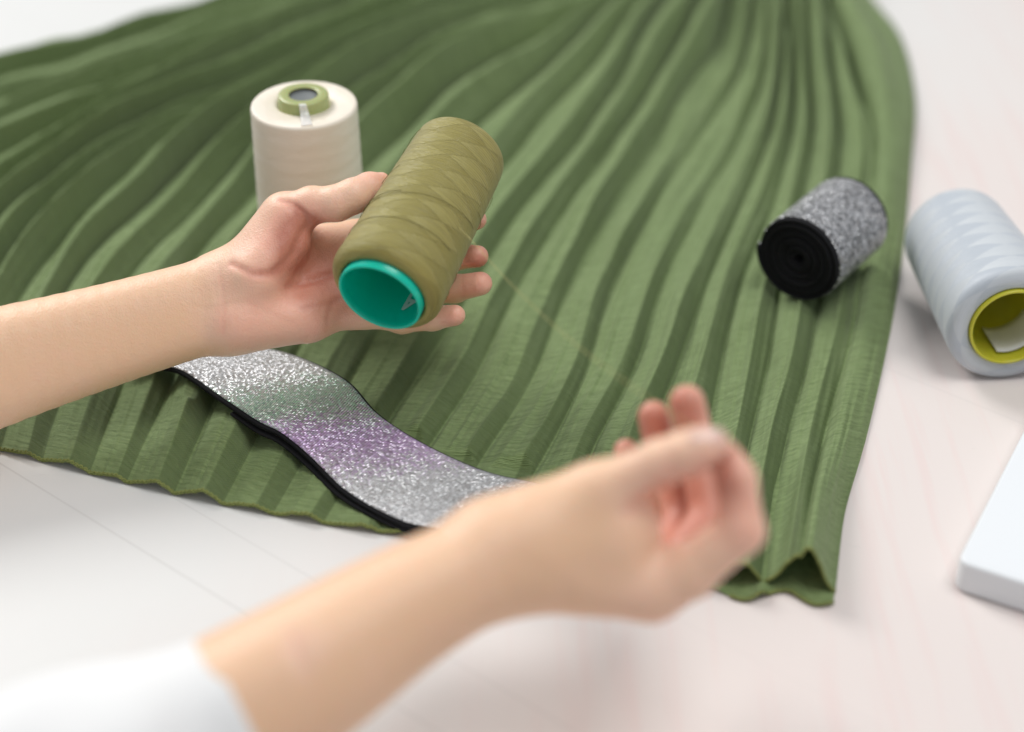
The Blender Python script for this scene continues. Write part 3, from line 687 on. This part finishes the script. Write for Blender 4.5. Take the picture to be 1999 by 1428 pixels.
# ------------------------------------------------------------------ glitter ribbon
RLEN = float(np.linalg.norm(np.diff((RA+RB)/2, axis=0), axis=1).sum()*100)
def glitter_mat(name, tint=False, scale=1.0, scatter=.6, lo=.56):
    m = M(name); sc_ = 78*scale
    v = m.n('ShaderNodeTexVoronoi', i_Scale=1.0, i_Randomness=.14); m.l(m.uvmap(8.2*scale, 8.2*scale, .5), v.inputs['Vector'])
    rnd = m.n('ShaderNodeSeparateColor'); m.l(v.outputs['Color'], rnd.inputs[0])
    base = m.ramp(rnd.outputs[0], [(0, (lo, lo, lo*1.03)), (.45, (lo+.22, lo+.23, lo+.25)), (1, (.98, .98, 1))])
    if tint:
        sp = m.n('ShaderNodeSeparateXYZ'); m.l(m.n('ShaderNodeTexCoord').outputs['UV'], sp.inputs[0])
        pos = m.math('ADD', m.math('DIVIDE', sp.outputs[0], RLEN), m.math('ADD', m.math('MULTIPLY', sp.outputs[1], .012), m.math('MULTIPLY', m.math('SUBTRACT', rnd.outputs[2], .5), .09)))
        tn = m.ramp(pos, [(.30, (1, 1, 1)), (.39, (.62, .98, .72)), (.44, (.70, .80, .72)), (.50, (.84, .56, .98)), (.59, (.90, .68, .97)), (.66, (1, 1, 1))])  # iridescent green and purple reflection painted along the ribbon as colour
        base = m.mix(m.ramp(rnd.outputs[1], [(.05, (.45, .45, .45)), (.5, (1, 1, 1))]), base, m.mix(1.0, base, tn, 'MULTIPLY'))
    dist = v.outputs['Distance']; gap = m.ramp(dist, [(.36, (1, 1, 1)), (.60, (0, 0, 0))])
    col = m.mix(gap, (.012, .012, .014), base)
    m.l(col, m.p.inputs['Base Color']); m.l(m.math('MULTIPLY', gap, .5), m.p.inputs['Metallic']); m.set(Roughness=.34)
    nm = m.n('ShaderNodeVectorMath', operation='SUBTRACT'); m.l(v.outputs['Color'], nm.inputs[0]); nm.inputs[1].default_value = (.5, .5, .5)
    ns = m.n('ShaderNodeVectorMath', operation='SCALE'); m.l(nm.outputs[0], ns.inputs[0]); ns.inputs[3].default_value = scatter
    ge = m.n('ShaderNodeNewGeometry'); ad = m.n('ShaderNodeVectorMath', operation='ADD'); m.l(ge.outputs['Normal'], ad.inputs[0]); m.l(ns.outputs[0], ad.inputs[1])
    no = m.n('ShaderNodeVectorMath', operation='NORMALIZE'); m.l(ad.outputs[0], no.inputs[0])
    m.l(m.bump(dist, .35, .0006, no.outputs[0]), m.p.inputs['Normal'])
    return m.m
BLACK = M('black_elastic'); BLACK.p.inputs['Base Color'].default_value = (.010, .010, .012, 1); BLACK.set(Roughness=.85)
BLACK.l(BLACK.bump(BLACK.noise(BLACK.obj(), 700, 3), .5, .0005), BLACK.p.inputs['Normal']); BLACK.p.inputs['Specular IOR Level'].default_value = .25
def ribbon():
    A, B = RA, RB
    wd = np.linalg.norm(A-B, axis=1); print('ribbon width', wd.min(), wd.max(), wd.mean())
    d = np.r_[0, np.cumsum(np.linalg.norm(np.diff((A+B)/2, axis=0), axis=1))]*100; print('ribbon len', d[-1])
    n = 26; f = sines(41)
    def grid(e0, e1, lift, wob):
        V = []; UV = []
        for j in range(220):
            for i in range(n):
                t = e0+(e1-e0)*i/(n-1); p = A[j]*(1-t)+B[j]*t
                p = p+np.array([0, 0, lift+wob*float(f(j*.012, t*.4))])
                V.append(p); UV.append((d[j], t*5.8))
        return V, UV
    root = empty('glitter_ribbon', (A[100]+B[100])/2)
    V, UV = grid(-.005, 1.0, -.0016, .0008); o = mesh_obj('black_band', V, grid_faces(n, 220), BLACK.m, None, UV)
    md = o.modifiers.new('s', 'SOLIDIFY'); md.thickness = .0026; md.offset = 0; keep_parent(o, root)
    V, UV = grid(.022, .975, .0004, .0008); o = mesh_obj('silver_face', V, grid_faces(n, 220), glitter_mat('silver_glitter', True), None, UV)
    md = o.modifiers.new('s', 'SOLIDIFY'); md.thickness = .0006; md.offset = 0; keep_parent(o, root)
    # second turn of the band lying under the near edge
    V = []; m2 = 10
    for j in range(60, 220):
        k = .018+.016*math.sin((j-60)*.03)**2
        for i in range(m2):
            t = .70+(.30+k)*i/(m2-1); p = A[j]*(1-t)+B[j]*t
            V.append(p+np.array([0, 0, -.0040-.0012*i/(m2-1)]))
    o = mesh_obj('folded_under_band', V, grid_faces(m2, 160), BLACK.m); md = o.modifiers.new('s', 'SOLIDIFY'); md.thickness = .0016; md.offset = 0; keep_parent(o, root)
    tag(root, 'silver glitter ribbon with black edges lying wavy across the skirt', 'ribbon')
ribbon()

def roll():
    R0 = .0287
    base = T(1556, 512, .0)
    g = ground_z(T(1600, 480)[0], T(1600, 480)[1], .035)
    zc = g*.85+R0
    N = T(1556, 506, zc); Fp = T(1668, 412, zc); print('roll len', np.linalg.norm(Fp-N), 'ground', g)
    L = .069; ax = (Fp-N)/np.linalg.norm(Fp-N)
    root = empty('ribbon_roll'); aim(root, N, N+ax, 0)
    turns = 13; seg_ = 60; n = turns*seg_+1; rin = .0035; V = []; th = (R0-rin)/turns; f = sines(51)
    for i in range(n):
        a = 2*math.pi*i/seg_; r = rin+(R0-rin)*i/(n-1); ofs = .0007*math.sin(i/seg_*2.3)+.0004*math.sin(i/seg_*7.1)+.0012*(1-i/(n-1))
        for (dr, z) in ((-th*.42, ofs+.0004), (-th*.1, ofs), (th*.15, ofs), (th*.42, ofs+.0005), (th*.42, L-ofs), (-th*.42, L-ofs)):
            V.append(((r+dr)*math.cos(a), (r+dr)*math.sin(a), z))
    F = grid_faces(6, n, True)+[(5, 4, 3, 2, 1, 0), tuple((n-1)*6+k for k in range(6))]
    mesh_obj('black_band', V, F, BLACK.m, root)
    V = []; UV = []; k = seg_+2; m = 18
    for i in range(k):
        ii = n-1-seg_+i-1; a = 2*math.pi*ii/seg_; r = rin+(R0-rin)*ii/(n-1)+th*.42+.0005
        for j in range(m):
            z = .0030+(L-.0060)*j/(m-1); V.append((r*math.cos(a), r*math.sin(a), z)); UV.append((a*R0*100, z*100))
    o = mesh_obj('silver_face', V, grid_faces(m, k), glitter_mat('silver_glitter_roll', False, .70, 1.35, .24), root, UV)
    md = o.modifiers.new('s', 'SOLIDIFY'); md.thickness = .0006; md.offset = 0
    tag(root, 'rolled up black ribbon with silver glitter face lying on the skirt', 'ribbon roll')
roll()

# ------------------------------------------------------------------ white box at the right
def box():
    m = M('white_matte_board'); m.p.inputs['Base Color'].default_value = (.80, .83, .86, 1); m.set(Roughness=.35)
    m.l(m.bump(m.noise(m.obj(), 120, 3), .06, .001), m.p.inputs['Normal'])
    h = .020; c = T(1868, 1095, h)[:2]; e1 = T(1999, 838, h)[:2]-c; e2 = T(1999, 1128, h)[:2]-c
    e1 = e1/np.linalg.norm(e1); e2 = e2-e1*(e2@e1); e2 /= np.linalg.norm(e2)
    import bmesh
    a = math.atan2(e2[1], e2[0]); bm = bmesh.new(); bmesh.ops.create_cube(bm, size=1); lx, ly = .30, .21
    sgn = 1 if (-e2[1]*e1[0]+e2[0]*e1[1]) > 0 else -1
    for v in bm.verts: v.co = Vector(((v.co.x+.5)*lx, (v.co.y+.5)*ly*sgn, (v.co.z+.5)*h))
    if sgn < 0: bmesh.ops.reverse_faces(bm, faces=bm.faces[:])
    vert = [e for e in bm.edges if abs(e.verts[0].co.z-e.verts[1].co.z) > .001]
    bmesh.ops.bevel(bm, geom=vert, offset=.007, segments=6, affect='EDGES', profile=.5)
    hor = [e for e in bm.edges if abs(e.verts[0].co.z-e.verts[1].co.z) < 1e-5 and len(e.link_faces) == 2 and e.calc_face_angle() > .8]
    bmesh.ops.bevel(bm, geom=hor, offset=.0022, segments=4, affect='EDGES', profile=.5)
    me = bpy.data.meshes.new('white_box'); bm.to_mesh(me); me.materials.append(m.m)
    me.polygons.foreach_set('use_smooth', [True]*len(me.polygons)); me.set_sharp_from_angle(angle=math.radians(40))
    o = bpy.data.objects.new('white_box', me); COL.objects.link(o); o.location = (c[0], c[1], .0002); o.rotation_euler = (0, 0, a)
    tag(o, 'flat white box with rounded corner lying on the table', 'box')
box()
